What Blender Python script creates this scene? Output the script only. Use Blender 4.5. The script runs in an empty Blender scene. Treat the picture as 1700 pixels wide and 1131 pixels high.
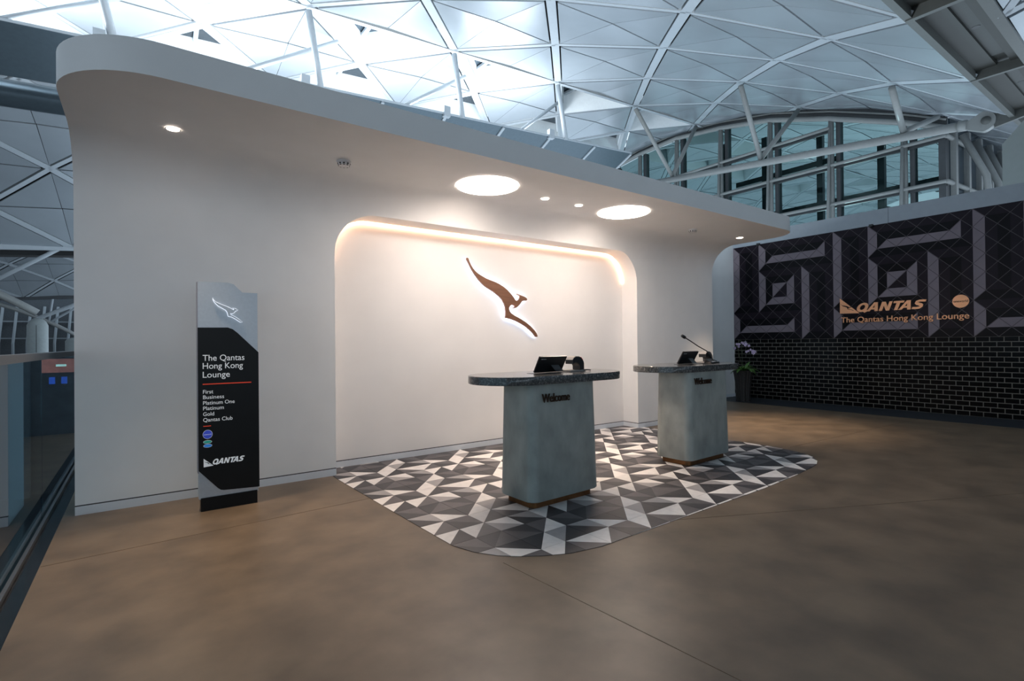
import bpy, bmesh, math, random
from mathutils import Vector, Matrix
random.seed(7)
S = bpy.context.scene
C = S.collection
PI = math.pi

# ------------------------------------------------------------------ camera
YAW, PITCH, ROLL, F, EYE = math.radians(35.77), math.radians(.32), math.radians(-.53), 853.0, 1.5
fv = Vector((math.sin(YAW)*math.cos(PITCH), math.cos(YAW)*math.cos(PITCH), math.sin(PITCH)))
r0 = Vector((math.cos(YAW), -math.sin(YAW), 0)); u0 = r0.cross(fv)
RV = r0*math.cos(ROLL) + u0*math.sin(ROLL); UV = -r0*math.sin(ROLL) + u0*math.cos(ROLL)
cd = bpy.data.cameras.new('camera'); cd.sensor_width = 36; cd.lens = F/1700*36; cd.clip_end = 500; cd.clip_start = .05
cam = bpy.data.objects.new('camera', cd); C.objects.link(cam); S.camera = cam
cam.matrix_world = Matrix(((RV.x, UV.x, -fv.x, 0), (RV.y, UV.y, -fv.y, 0), (RV.z, UV.z, -fv.z, EYE), (0, 0, 0, 1)))
def project(p):
    d = Vector(p) - Vector((0, 0, EYE)); z = d.dot(fv)
    if z < .1: return None
    return 850 + F*d.dot(RV)/z, 565.5 - F*d.dot(UV)/z, z

# ------------------------------------------------------------------ world, exposure
w = bpy.data.worlds.new('World'); S.world = w; w.use_nodes = True
bg = w.node_tree.nodes['Background']; bg.inputs[0].default_value = (.70, .85, 1.0, 1); bg.inputs[1].default_value = .98
S.view_settings.view_transform = 'Standard'; S.view_settings.look = 'None'
S.view_settings.exposure = 0.66; S.view_settings.gamma = 1.0; S.view_settings.use_curve_mapping = False
UPLIGHT_W, CANOPY_W, DISC_E, SPOT_W, COVE_E = 420.0, 350.0, 23.0, 240.0, 7.0

# ------------------------------------------------------------------ materials
MAT = {}
def mat(name, col, rough=.5, metal=0, noise=0, scale=8, bump=0, emit=None, estr=0, stretch=None, spec=.5, trans=0, detail=6, col2=None):
    m = bpy.data.materials.new(name); m.use_nodes = True; MAT[name] = m
    nt = m.node_tree; b = nt.nodes['Principled BSDF']
    b.inputs['Base Color'].default_value = (*col, 1); b.inputs['Roughness'].default_value = rough
    b.inputs['Metallic'].default_value = metal; b.inputs['Specular IOR Level'].default_value = spec
    if trans: b.inputs['Transmission Weight'].default_value = trans
    if emit: b.inputs['Emission Color'].default_value = (*emit, 1); b.inputs['Emission Strength'].default_value = estr
    if noise or bump:
        tc = nt.nodes.new('ShaderNodeTexCoord'); mp = nt.nodes.new('ShaderNodeMapping')
        if stretch: mp.inputs['Scale'].default_value = stretch
        nz = nt.nodes.new('ShaderNodeTexNoise'); nz.inputs['Scale'].default_value = scale; nz.inputs['Detail'].default_value = detail
        nt.links.new(tc.outputs['Object'], mp.inputs[0]); nt.links.new(mp.outputs[0], nz.inputs['Vector'])
        if noise:
            rp = nt.nodes.new('ShaderNodeValToRGB'); e = rp.color_ramp.elements
            c2 = col2 or tuple(min(1, c*(1+noise)) for c in col)
            e[0].position = .3; e[0].color = (*[c*(1-noise) for c in col], 1); e[1].position = .7; e[1].color = (*c2, 1)
            nt.links.new(nz.outputs[0], rp.inputs[0]); nt.links.new(rp.outputs[0], b.inputs['Base Color'])
        if bump:
            bp = nt.nodes.new('ShaderNodeBump'); bp.inputs['Strength'].default_value = bump; bp.inputs['Distance'].default_value = .01
            nt.links.new(nz.outputs[0], bp.inputs['Height']); nt.links.new(bp.outputs[0], b.inputs['Normal'])
    return m
mat('white_paint', (.85, .85, .84), .55, noise=.02, scale=3)
mat('niche_paint', (.86, .84, .82), .5, noise=.02, scale=2)
mat('skirting', (.72, .76, .80), .4, noise=.02)
mat('shadow_gap', (.03, .035, .04), .6, noise=.1)
mat('concrete_floor', (.155, .114, .077), .40, noise=.30, scale=2.6, bump=.2, detail=14)
mat('floor_joint', (.13, .095, .06), .6, noise=.2)
mat('black_trim', (.012, .013, .015), .15, noise=.2)
mat('dark_strip', (.02, .026, .034), .5, noise=.3, scale=20)
mat('tile_white', (.82, .79, .77), .42, noise=.07, scale=14)
mat('tile_light', (.36, .345, .35), .42, noise=.07, scale=14)
mat('tile_mid', (.115, .105, .11), .42, noise=.1, scale=14)
mat('tile_dark', (.045, .042, .046), .42, noise=.12, scale=14)
mat('grout', (.11, .10, .095), .8, noise=.1)
mat('desk_concrete', (.33, .35, .325), .5, noise=.22, scale=5, bump=.25, stretch=(1.2, 1.2, .75), detail=9)
mat('bronze', (.20, .09, .035), .4, metal=.8, noise=.15, scale=20)
mat('bronze_dark', (.06, .032, .018), .45, metal=.6, noise=.2)
mat('copper', (.26, .125, .074), .42, metal=.45, noise=.15, scale=4, stretch=(1, 1, 9))
mat('copper_sign', (.85, .42, .22), .4, metal=.35, noise=.1, scale=5)
mat('black_plastic', (.012, .012, .013), .32, noise=.2, scale=30)
mat('screen_black', (.006, .006, .008), .12, noise=.1)
mat('red_label', (.7, .05, .06), .4, noise=.05)
mat('white_plastic', (.8, .8, .8), .4, noise=.03)
mat('grey_plastic', (.32, .30, .28), .5, noise=.05)
mat('silver', (.50, .54, .58), .38, metal=.55, noise=.04, scale=40)
mat('silver_side', (.30, .29, .33), .4, metal=.5, noise=.05)
mat('sign_black', (.006, .007, .008), .35, noise=.1, spec=.2)
mat('sign_white', (.85, .88, .9), .5, noise=.02, emit=(.8, .85, .9), estr=.12)
mat('sign_red', (.8, .07, .03), .5, noise=.04, emit=(.9, .06, .02), estr=.12)
mat('sign_blue', (.03, .06, .5), .4, noise=.1, emit=(.05, .1, .7), estr=.15)
mat('sign_green', (.02, .36, .28), .4, noise=.06, emit=(.02, .4, .3), estr=.12)
mat('sign_azure', (.02, .25, .8), .4, noise=.06, emit=(.02, .25, .8), estr=.12)
mat('halo', (1, 1, 1), .5, noise=.01, emit=(.66, .78, 1), estr=6)
mat('halo_soft', (1, 1, 1), .5, noise=.01, emit=(.80, .87, 1), estr=.7)
mat('cove_led', (1, .8, .6), .5, noise=.01, emit=(1, .58, .36), estr=COVE_E)
mat('disc_glow', (1, 1, 1), .5, noise=.01, emit=(1, .84, .73), estr=DISC_E)
mat('lamp_glow', (1, 1, 1), .5, noise=.01, emit=(1, .82, .70), estr=30)
mat('mural_light', (.20, .17, .195), .38, noise=.06, scale=5, spec=.12)
mat('mural_mid', (.013, .009, .0145), .36, noise=.15, scale=5, spec=.12)
mat('mural_black', (.003, .0025, .0045), .36, noise=.15, scale=5, spec=.12)
mat('mural_joint', (.06, .05, .058), .5, noise=.05)
mat('brick_black', (.0025, .0025, .003), .2, noise=.3, scale=9, bump=.08, spec=.08)
mat('brick_grout', (.20, .19, .17), .8, noise=.08)
mat('band_paint', (.30, .345, .39), .5, noise=.03)
mat('vault_panel', (.36, .40, .435), .27, noise=.08, scale=.4, metal=.35)
mat('vault_rib', (.40, .44, .475), .4, noise=.03)
mat('roof_dark', (.01, .011, .012), .8, noise=.1)
mat('upstand', (.72, .76, .78), .5, noise=.03)
mat('skylight_glass', (.03, .045, .06), .1, noise=.1)
mat('beam_olive', (.026, .026, .022), .5, noise=.06, scale=3)
mat('beam_pale', (.085, .09, .085), .45, noise=.05)
mat('beam_panel', (.048, .05, .047), .5, noise=.05)
mat('tube_grey', (.24, .25, .245), .4, noise=.05)
mat('tube_dark', (.05, .055, .06), .45, noise=.1)
mat('gantry', (.10, .135, .16), .3, noise=.05, metal=.5)
mat('pier_paint', (.34, .38, .37), .55, noise=.03)
mat('column_paint', (.26, .29, .29), .6, noise=.05)
mat('void_floor', (.03, .035, .042), .35, noise=.3, scale=.5)
mat('shop_dark', (.012, .014, .02), .4, noise=.3)
mat('facade_dark', (.05, .06, .07), .4, noise=.2)
mat('facade_fin', (.20, .23, .25), .5, noise=.05)
mat('ad_pink', (.5, .15, .12), .4, noise=.5, scale=3, emit=(.75, .22, .17), estr=.35)
mat('ad_white', (.9, .95, .9), .4, noise=.05, emit=(.7, 1, .85), estr=.9)
mat('screen_blue', (.02, .06, .3), .4, noise=.3, emit=(.03, .12, .7), estr=.7)
mat('handrail', (.25, .24, .24), .35, metal=.85, noise=.05, scale=30)
mat('pot', (.02, .016, .014), .45, noise=.4, scale=30)
mat('leaf', (.07, .17, .025), .35, noise=.35, scale=12)
mat('stem', (.05, .07, .03), .6, noise=.2)
mat('petal', (.55, .36, .72), .6, noise=.25, scale=40, col2=(.85, .75, .9))
mat('soil', (.03, .02, .015), .9, noise=.3)
# terrazzo slab: dark grey with pale chips
def terrazzo():
    m = bpy.data.materials.new('terrazzo'); m.use_nodes = True; MAT['terrazzo'] = m; nt = m.node_tree; b = nt.nodes['Principled BSDF']
    tc = nt.nodes.new('ShaderNodeTexCoord'); n1 = nt.nodes.new('ShaderNodeTexNoise'); n1.inputs['Scale'].default_value = 55; n1.inputs['Detail'].default_value = 8; n1.inputs['Roughness'].default_value = .7
    rp = nt.nodes.new('ShaderNodeValToRGB'); e = rp.color_ramp.elements
    e[0].position = .35; e[0].color = (.035, .037, .038, 1); e[1].position = .72; e[1].color = (.42, .41, .38, 1)
    k = e.new(.55); k.color = (.10, .10, .10, 1)
    nt.links.new(tc.outputs['Object'], n1.inputs['Vector']); nt.links.new(n1.outputs[0], rp.inputs[0]); nt.links.new(rp.outputs[0], b.inputs['Base Color'])
    b.inputs['Roughness'].default_value = .16
terrazzo()
def glass(name, tint, mix):
    m = bpy.data.materials.new(name); m.use_nodes = True; MAT[name] = m; nt = m.node_tree; nt.nodes.clear()
    o = nt.nodes.new('ShaderNodeOutputMaterial'); t = nt.nodes.new('ShaderNodeBsdfTransparent'); t.inputs[0].default_value = (*tint, 1)
    g = nt.nodes.new('ShaderNodeBsdfGlossy'); g.inputs['Roughness'].default_value = .02; g.inputs[0].default_value = (.9, .95, 1, 1)
    fr = nt.nodes.new('ShaderNodeFresnel'); fr.inputs[0].default_value = mix
    mx = nt.nodes.new('ShaderNodeMixShader')
    ge = nt.nodes.new('ShaderNodeNewGeometry'); sub = nt.nodes.new('ShaderNodeMath'); sub.operation = 'SUBTRACT'; sub.use_clamp = True
    nt.links.new(fr.outputs[0], sub.inputs[0]); nt.links.new(ge.outputs['Backfacing'], sub.inputs[1])      # the far face of the sheet lets light out
    nt.links.new(sub.outputs[0], mx.inputs[0]); nt.links.new(t.outputs[0], mx.inputs[1]); nt.links.new(g.outputs[0], mx.inputs[2]); nt.links.new(mx.outputs[0], o.inputs[0])
glass('balustrade_glass', (.60, .74, .78), 1.5)
glass('clerestory_glass', (.46, .55, .55), 1.4)

# ------------------------------------------------------------------ helpers
def link(name, me, parent=None):
    o = bpy.data.objects.new(name, me); C.objects.link(o)
    if parent:
        o.parent = parent; o.matrix_parent_inverse = Matrix.Translation(parent.get('_base', (0, 0, 0))).inverted()
    return o
def mesh(name, vs, fs, m, parent=None, mi=None, smooth=False, kind=None):
    me = bpy.data.meshes.new(name); me.from_pydata([tuple(v) for v in vs], [], fs)
    for k in (m if isinstance(m, (list, tuple)) else [m]): me.materials.append(MAT[k])
    if mi: me.polygons.foreach_set('material_index', mi)
    if smooth: me.polygons.foreach_set('use_smooth', [True]*len(me.polygons))
    me.update()
    o = link(name, me, parent)
    if kind: o['kind'] = kind
    return o
def tag(o, label, cat, group=None):
    o['label'] = label; o['category'] = cat
    if group: o['group'] = group
    return o
def thing(name, label, cat, loc, group=None):
    o = bpy.data.objects.new(name, None); C.objects.link(o); o.location = loc; o['_base'] = tuple(loc); o.empty_display_size = .1
    return tag(o, label, cat, group)
def struct(o, label):
    o['kind'] = 'structure'; o['label'] = label; return o
class MB:
    def __init__(s): s.v = []; s.f = []; s.mi = []
    def add(s, vs, fs, mi=0):
        n = len(s.v); s.v += [Vector(p) for p in vs]; s.f += [tuple(i+n for i in f) for f in fs]; s.mi += [mi]*len(fs); return s
    def box(s, a, b, mi=0):
        x0, y0, z0 = a; x1, y1, z1 = b
        return s.add([(x0,y0,z0),(x1,y0,z0),(x1,y1,z0),(x0,y1,z0),(x0,y0,z1),(x1,y0,z1),(x1,y1,z1),(x0,y1,z1)],
            [(0,3,2,1),(4,5,6,7),(0,1,5,4),(1,2,6,5),(2,3,7,6),(3,0,4,7)], mi)
    def tube(s, pts, r, n=10, mi=0, cap=True):
        pts = [Vector(p) for p in pts]; rs = r if isinstance(r, (list, tuple)) else [r]*len(pts)
        base = len(s.v); prev = None
        for i, p in enumerate(pts):
            d = (pts[min(i+1, len(pts)-1)] - pts[max(i-1, 0)]).normalized()
            a = prev - d*prev.dot(d) if prev else d.orthogonal()
            a.normalize(); prev = a; b = d.cross(a)
            s.v += [p + (a*math.cos(t) + b*math.sin(t))*rs[i] for t in (2*PI*k/n for k in range(n))]
        for i in range(len(pts)-1):
            for k in range(n):
                a0 = base+i*n+k; a1 = base+i*n+(k+1) % n
                s.f.append((a0, a1, a1+n, a0+n)); s.mi.append(mi)
        if cap:
            s.f.append(tuple(base+k for k in range(n))[::-1]); s.f.append(tuple(base+(len(pts)-1)*n+k for k in range(n))); s.mi += [mi, mi]
        return s
    def bar(s, a, b, wd, dp, up, mi=0):           # rectangular bar a->b ; wd across, dp along up
        a = Vector(a); b = Vector(b); d = (b-a).normalized(); up = Vector(up); up = (up - d*up.dot(d)).normalized(); sd = d.cross(up)
        vs = [p + sd*x*wd/2 + up*y*dp for p in (a, b) for x, y in ((-1,0),(1,0),(1,1),(-1,1))]
        return s.add(vs, [(0,1,2,3),(4,7,6,5),(0,4,5,1),(1,5,6,2),(2,6,7,3),(3,7,4,0)], mi)
    def prism(s, poly, fn0, fn1, mi=0):           # poly (u,v) mapped by two functions
        n = len(poly); vs = [fn0(*p) for p in poly] + [fn1(*p) for p in poly]
        return s.add(vs, [tuple(range(n))[::-1], tuple(range(n, 2*n))] + [(i, (i+1) % n, (i+1) % n+n, i+n) for i in range(n)], mi)
    def lathe(s, c, prof, n=24, mi=0):
        base = len(s.v); c = Vector(c)
        for r, z in prof: s.v += [c + Vector((r*math.cos(2*PI*k/n), r*math.sin(2*PI*k/n), z)) for k in range(n)]
        for i in range(len(prof)-1):
            for k in range(n):
                a = base+i*n+k; b = base+i*n+(k+1) % n; s.f.append((a, b, b+n, a+n)); s.mi.append(mi)
        s.f.append(tuple(base+k for k in range(n))[::-1]); s.f.append(tuple(base+(len(prof)-1)*n+k for k in range(n))); s.mi += [mi, mi]
        return s
    def build(s, name, m, parent=None, smooth=False, kind=None):
        return mesh(name, s.v, s.f, m, parent, s.mi if isinstance(m, (list, tuple)) else None, smooth, kind)
def angle_smooth(o, deg=35):
    me = o.data; me.polygons.foreach_set('use_smooth', [True]*len(me.polygons))
    try: me.set_sharp_from_angle(angle=math.radians(deg))
    except Exception: pass
    return o
def text(name, s, m, parent, org, right, up, width, cap, depth=.004, shear=0, bold=0, space=1.0):
    cu = bpy.data.curves.new(name, 'FONT'); cu.body = s; cu.size = 1; cu.shear = shear; cu.offset = bold; cu.extrude = .02; cu.space_character = space; cu.resolution_u = 4
    t = bpy.data.objects.new(name, cu); C.objects.link(t); bpy.context.view_layer.update()
    me = bpy.data.meshes.new_from_object(t.evaluated_get(bpy.context.evaluated_depsgraph_get()))
    C.objects.unlink(t); bpy.data.objects.remove(t)
    xs = [v.co.x for v in me.vertices]; x0, x1 = min(xs), max(xs); ch = .64
    right = Vector(right); up = Vector(up); nn = right.cross(up); org = Vector(org)
    for v in me.vertices:
        x = (v.co.x-x0)/(x1-x0)*width; y = v.co.y/ch*cap; z = (v.co.z+.02)/.04*depth
        v.co = org + right*x + up*y + nn*z
    me.materials.clear(); me.materials.append(MAT[m]); me.name = name
    return link(name, me, parent)
def text_width(s, shear=0, bold=0):
    cu = bpy.data.curves.new('m', 'FONT'); cu.body = s; cu.size = 1; cu.shear = shear; cu.offset = bold
    t = bpy.data.objects.new('m', cu); C.objects.link(t); bpy.context.view_layer.update()
    me = bpy.data.meshes.new_from_object(t.evaluated_get(bpy.context.evaluated_depsgraph_get())); C.objects.unlink(t); bpy.data.objects.remove(t)
    xs = [v.co.x for v in me.vertices]; bpy.data.meshes.remove(me); return min(xs), max(xs)
def words(name, s, m, parent, org, right, up, width, cap, depth=.004, bold=0):
    a0, a1 = text_width(s, 0, bold); k = width/(a1-a0); pre = ''
    for wd in s.split(' '):
        pre = (pre+' '+wd).strip(); b1 = text_width(pre, 0, bold)[1]; c0, c1 = text_width(wd, 0, bold)
        text(name, wd, m, parent, Vector(org)+Vector(right)*((b1-(c1-c0)-a0)*k), right, up, (c1-c0)*k, cap, depth, 0, bold)
def lamp(name, typ, loc, energy, col, parent, aim=None, **kw):
    l = bpy.data.lights.new(name, typ); l.energy = energy; l.color = col
    for k, v in kw.items(): setattr(l, k, v)
    o = link(name, l, parent); o.location = loc
    d = Vector(aim or (0, 0, -1)); o.rotation_euler = d.to_track_quat('-Z', 'Y').to_euler()
    return o

# ================================================================== STRUCTURE
# ---- floor
YW, ZS, RC = 6.0, 3.36, .5         # wall plane, soffit height, cove radius
fl = thing('floor', 'brown polished concrete floor of the reception area', 'floor', (6, 3, 0)); struct(fl, fl['label']); del fl['category']
MB().box((-.575, -45, -.25), (11.9, 12, 0)).build('concrete_slab', 'concrete_floor', fl)
MB().box((11.9, -45, -.25), (13.4, 8.2, .002)).build('dark_border', 'dark_strip', fl)
MB().box((-.668, -45, -.25), (-.575, 12, -.004)).build('black_edge_trim', 'black_trim', fl)
for a, b in (((-.57, 4.75), (1.9, 4.9)), ((3.6, 2.74), (11.9, -1.2)), ((2.0, 2.9), (2.6, -4)), ((7.4, 3.6), (11.9, 3.4))):
    MB().bar((*a, 0), (*b, 0), .005, .0015, (0, 0, 1)).build('saw_cut_joint', 'floor_joint', fl)

# ---- patterned tile inlay : square tiles, two triangles each
TH, TS, TO = math.radians(2.396), .24140, Vector((4.73545, 3.49669))
ct, st = math.cos(TH), math.sin(TH)
def tnode(i, j): return Vector((TO.x + TS*(ct*i - st*j), TO.y + TS*(st*i + ct*j)))
PAT = [[('/','W','D'),('/','W','M'),('\\','W','G'),('\\','G','D')],
       [('/','W','M'),('\\','M','D'),('/','W','D'),('\\','W','M')],
       [('\\','G','D'),('\\','D','W'),('/','D','W'),('/','G','D')],
       [('\\','M','D'),('/','D','M'),('\\','D','M'),('/','M','W')]]
TM = {'W':'tile_white','G':'tile_light','M':'tile_mid','D':'tile_dark'}
outline = [(1.765,5.98),(1.765,5.81),(1.803,4.81),(1.833,4.051),(1.866,3.362),(1.93,3.17),(2.03,3.02),(2.139,2.92),(2.28,2.825),(2.476,2.735),(2.737,2.692),
           (5.146,2.755),(5.884,2.809),(6.354,2.861),(6.62,2.905),(6.82,2.985),(6.99,3.11),(7.12,3.28),(7.20,3.5),(7.235,3.8),(7.235,4.2),(7.2,5.0),(7.165,5.9),(7.16,6.0),(7.03,6.0),(7.03,6.36),(1.80,6.36),(1.80,5.98)]
def clip(poly, conv):               # Sutherland-Hodgman against convex polygon 'conv' (ccw), subject any polygon
    out = poly
    for a, b in zip(conv, conv[1:]+conv[:1]):
        inp, out = out, []
        if not inp: return []
        ins = lambda p: (b[0]-a[0])*(p[1]-a[1]) - (b[1]-a[1])*(p[0]-a[0]) >= -1e-9
        for p, q in zip(inp, inp[1:]+inp[:1]):
            ip, iq = ins(p), ins(q)
            if ip != iq:
                dx, dy = q[0]-p[0], q[1]-p[1]; ex, ey = b[0]-a[0], b[1]-a[1]
                t = (ex*(a[1]-p[1]) - ey*(a[0]-p[0]))/(ex*dy - ey*dx)
                x = (p[0]+t*dx, p[1]+t*dy)
            if ip and iq: out.append(q)
            elif ip: out.append(x)
            elif iq: out += [x, q]
    return out
MB().prism(outline, lambda x, y: (x, y, .0005), lambda x, y: (x, y, .0022)).build('tile_bed', 'grout', fl)
def tri_area(p): return abs(sum(a[0]*b[1]-b[0]*a[1] for a, b in zip(p, p[1:]+p[:1])))/2
for i in range(-15, 13):
    for j in range(-5, 14):
        dg, c0, c1 = PAT[j % 4][i % 4]
        g = .0016/TS
        a, b, c, d = tnode(i+g, j+g), tnode(i+1-g, j+g), tnode(i+1-g, j+1-g), tnode(i+g, j+1-g)
        tris = [((a, c, d), c0), ((a, b, c), c1)] if dg == '/' else [((b, c, d), c0), ((a, b, d), c1)]
        mb = MB(); names = []
        for tr, col in tris:
            pl = clip(outline, [(p.x, p.y) for p in tr])
            if len(pl) < 3 or tri_area(pl) < 2e-4: continue
            if TM[col] not in names: names.append(TM[col])
            # remove duplicates
            q = []
            for p in pl:
                if not q or (abs(p[0]-q[-1][0])+abs(p[1]-q[-1][1])) > 1e-5: q.append(p)
            if len(q) > 2 and (abs(q[0][0]-q[-1][0])+abs(q[0][1]-q[-1][1])) < 1e-5: q.pop()
            if len(q) < 3: continue
            mb.prism(q, lambda x, y: (x, y, .001), lambda x, y: (x, y, .004), names.index(TM[col]))
        if mb.f: mb.build('floor_tile', names, fl)

# ---- reception wall: wall + cove + soffit + fascia, one continuous white shell
X0, X1, RL, RR, YF, ZT = -.49, 9.28, .62, .5, 4.28, 3.60
NX0, NX1, NT, NR = 1.81, 7.02, 3.055, .5
TB = NT-NR
def prof(t):
    if t <= ZS-RC: return (YW, t)
    a = (t-(ZS-RC))/RC; return (YW-RC+RC*math.cos(a), ZS-RC+RC*math.sin(a))
TC = ZS-RC+RC*PI/2
def yfront(x):
    if x < X0+RL: return YF+RL-math.sqrt(max(0, RL**2-(X0+RL-x)**2))
    if x > X1-RR: return YF+RR-math.sqrt(max(0, RR**2-(x-X1+RR)**2))
    return YF
def topen(x):
    if x < NX0+NR: return NT-NR+math.sqrt(max(0, NR**2-(NX0+NR-x)**2))
    if x > NX1-NR: return NT-NR+math.sqrt(max(0, NR**2-(x-NX1+NR)**2))
    return NT
arc = lambda a, b, n: [a+(b-a)*(1-math.cos(PI/2*k/n)) for k in range(n+1)]
xs = arc(X0, X0+RL, 14) + [.5, .9, 1.35] + arc(NX0, NX0+NR, 12) + [3, 4, 5, 6] + [NX0+NX1-x for x in arc(NX0, NX0+NR, 12)][::-1] + [7.6, 8.2] + [X0+X1-x for x in arc(X0, X0+RR, 14)][::-1]
def column(x):
    inn = NX0 < x < NX1; tb = topen(x) if inn else TB
    ts = [None]*5 if inn else [TB*k/5 for k in range(5)]
    ts += [tb+(3.25-tb)*k/10 for k in range(10)] + [3.25+(TC-3.25)*k/10 for k in range(11)]
    c = [None if t is None else (x, *prof(t)) for t in ts]
    yf = yfront(x)
    for k in range(1, 6): c.append((x, YW-RC+(yf-YW+RC)*k/5, ZS))
    return c
cols = [column(x) for x in xs]; vs = []; idx = []
for c in cols:
    r = []
    for p in c:
        if p is None: r.append(None)
        else: r.append(len(vs)); vs.append(p)
    idx.append(r)
fs = []
for i in range(len(xs)-1):
    for k in range(len(cols[0])-1):
        q = (idx[i][k], idx[i+1][k], idx[i+1][k+1], idx[i][k+1])
        if None not in q: fs.append(q)
wb = mesh('wall_back', vs, fs, 'white_paint', smooth=True)
wb.data.polygons.foreach_set('use_smooth', [not all(abs(vs[i][2]-ZS) < 1e-6 for i in f) for f in fs]); struct(wb, 'white sculpted reception wall curving forward into a canopy')
YB = 6.7
edge = [(x, yfront(x)) for x in xs]
fb = MB(); n = len(edge)
fb.add([(x, y, ZS) for x, y in edge]+[(x, y, ZT) for x, y in edge], [(i, i+1, i+1+n, i+n) for i in range(n-1)])
o = fb.build('fascia', 'white_paint', wb, smooth=True)
fb = MB(); fb.add([(x, y, ZT) for x, y in edge]+[(X1, YB, ZT), (X0, YB, ZT)], [tuple(range(n+2))])
fb.build('canopy_top', 'white_paint', wb)
fb = MB()
pr = [prof(t) for t in [0, ZS-RC]+[ZS-RC+RC*PI/2*k/12 for k in range(1, 13)]]
for X, e in ((X0, edge[0]), (X1, edge[-1])):
    pl = pr+[(e[1], ZS), (e[1], ZT), (YB, ZT), (YB, 0)]
    fb.add([(X, y, z) for y, z in pl], [tuple(range(len(pl)))])
fb.add([(X0, YB, 0), (X1, YB, 0), (X1, YB, ZT), (X0, YB, ZT)], [(0, 1, 2, 3)])
fb.build('end_faces', 'white_paint', wb)
YN = 6.34
ol = [(NX0, 0), (NX0, 1.2)]+[(x, topen(x)) for x in xs if NX0 <= x <= NX1]+[(NX1, 1.2), (NX1, 0)]
ol = [p for i, p in enumerate(ol) if i == 0 or p != ol[i-1]]
rv = []
for x, t in ol:
    y, z = prof(t); rv += [(x, y, z), (x, YN, z)]
rt = mesh('niche_return', rv, [(2*i, 2*i+1, 2*i+3, 2*i+2) for i in range(len(ol)-1)], 'white_paint', wb, smooth=True)
MB().box((NX0-.1, YN, 0), (NX1+.1, YN+.05, 3.2)).build('niche_panel', 'niche_paint', wb)
led = [p for p in ol if p[1] > 2.35]; lv = []
for x, t in led:
    z = prof(t)[1]; cx = max(NX0+NR, min(NX1-NR, x)); d = Vector((cx-x, min(0, TB-z)))
    d = d.normalized()*.006 if d.length > 0 else Vector((0, -.006))
    lv += [(x+d.x, YN-.045, z+d.y), (x+d.x, YN-.003, z+d.y)]
mesh('cove_light_strip', lv, [(2*i, 2*i+2, 2*i+3, 2*i+1) for i in range(len(led)-1)], 'cove_led', wb)
# baseboards
bb = MB(); 
for a, b in (((X0, YW-.006, 0), (NX0, YW+.02, .078)), ((NX1, YW-.006, 0), (X1, YW+.02, .078)), ((NX0, YN-.006, 0), (NX1, YN+.02, .078)), ((NX1-.006, YW, 0), (NX1+.01, YN, .078))): bb.box(a, b)
bo = bb.build('baseboard_back', 'skirting'); struct(bo, 'pale skirting along the white reception wall')
bb = MB()
for a, b in (((X0, YW-.003, .078), (NX0, YW+.02, .088)), ((NX1, YW-.003, .078), (X1, YW+.02, .088)), ((NX0, YN-.003, .078), (NX1, YN+.02, .088)), ((NX1-.003, YW, .078), (NX1+.01, YN, .088))): bb.box(a, b)
bb.build('shadow_gap', 'shadow_gap', bo)

# ---- white wall beyond the reception wall (slightly bowed)
WY = 7.82
cs = [(9.0+4.2*k/40, WY - .16*math.exp(-((9.0+4.2*k/40-11.6)/.35)**2)) for k in range(41)]
wf = MB().add([(x, y, 0) for x, y in cs]+[(x, y, 4.36) for x, y in cs]+[(9.0, 8.2, 0), (13.2, 8.2, 0), (9.0, 8.2, 4.36), (13.2, 8.2, 4.36)],
    [(i, i+1, i+42, i+41) for i in range(40)]+[tuple(range(41, 82))+(85, 84), (82, 84, 85, 83)]).build('wall_far', 'white_paint', smooth=True); struct(wf, 'white bowed wall behind the orchid pot')
bs = struct(MB().add([(x, y-.012, 0) for x, y in cs]+[(x, y-.012, .08) for x, y in cs]+[(x, y, .08) for x, y in cs], [(i, i+1, i+42, i+41) for i in range(40)]+[(i+41, i+42, i+83, i+82) for i in range(40)]).build('baseboard_far', 'skirting'), 'pale skirting of the bowed white wall')

# ---- right wall: black bricks, geometric mural, pale band
RX, MZ0, MU = 13.1, 1.545, .1777
wr = thing('wall_right', 'wall of glossy black bricks below a geometric dark mural', 'wall', (RX+.1, 4, 0)); struct(wr, wr['label']); del wr['category']
MB().box((RX+.008, -2, 0), (RX+.3, WY, 4.03)).build('wall_core', 'brick_grout', wr)
MB().box((RX-.01, -2, 4.03), (RX+.4, WY, 4.36)).build('pale_band', 'band_paint', wr)
for y in (4.23, 1.0): MB().box((RX-.011, y-.003, 4.03), (RX, y+.003, 4.362)).build('band_joint', 'shadow_gap', wr)
BH, BL, GP = MZ0/16, .203, .005
bl = []
for r in range(16):
    for k in range(-2, 52):
        y1 = WY-.02 - (k+(.5 if r % 2 else 0))*BL; y0 = y1-BL+GP
        y1 = min(y1, WY); 
        if y0 >= WY-.02 or y0 < -2: continue
        z0 = r*BH; bl.append((y0, y1, z0+GP/2, z0+BH-GP/2))
def brick_mb(b, mb=None):
    y0, y1, z0, z1 = b; mb = mb or MB(); d = .006; x = RX+random.uniform(-.001, .001)
    return mb.add([(RX+.02,y0,z0),(RX+.02,y1,z0),(RX+.02,y1,z1),(RX+.02,y0,z1),(x,y0+d,z0+d),(x,y1-d,z0+d),(x,y1-d,z1-d),(x,y0+d,z1-d)], [(4,7,6,5),(0,4,5,1),(1,5,6,2),(2,6,7,3),(3,7,4,0)])
vis = sorted([b for b in bl if 2.0 < b[0] < 7.6], key=lambda b: b[0])
near = set(vis[:300]); rest = MB(); shared = {}
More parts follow.
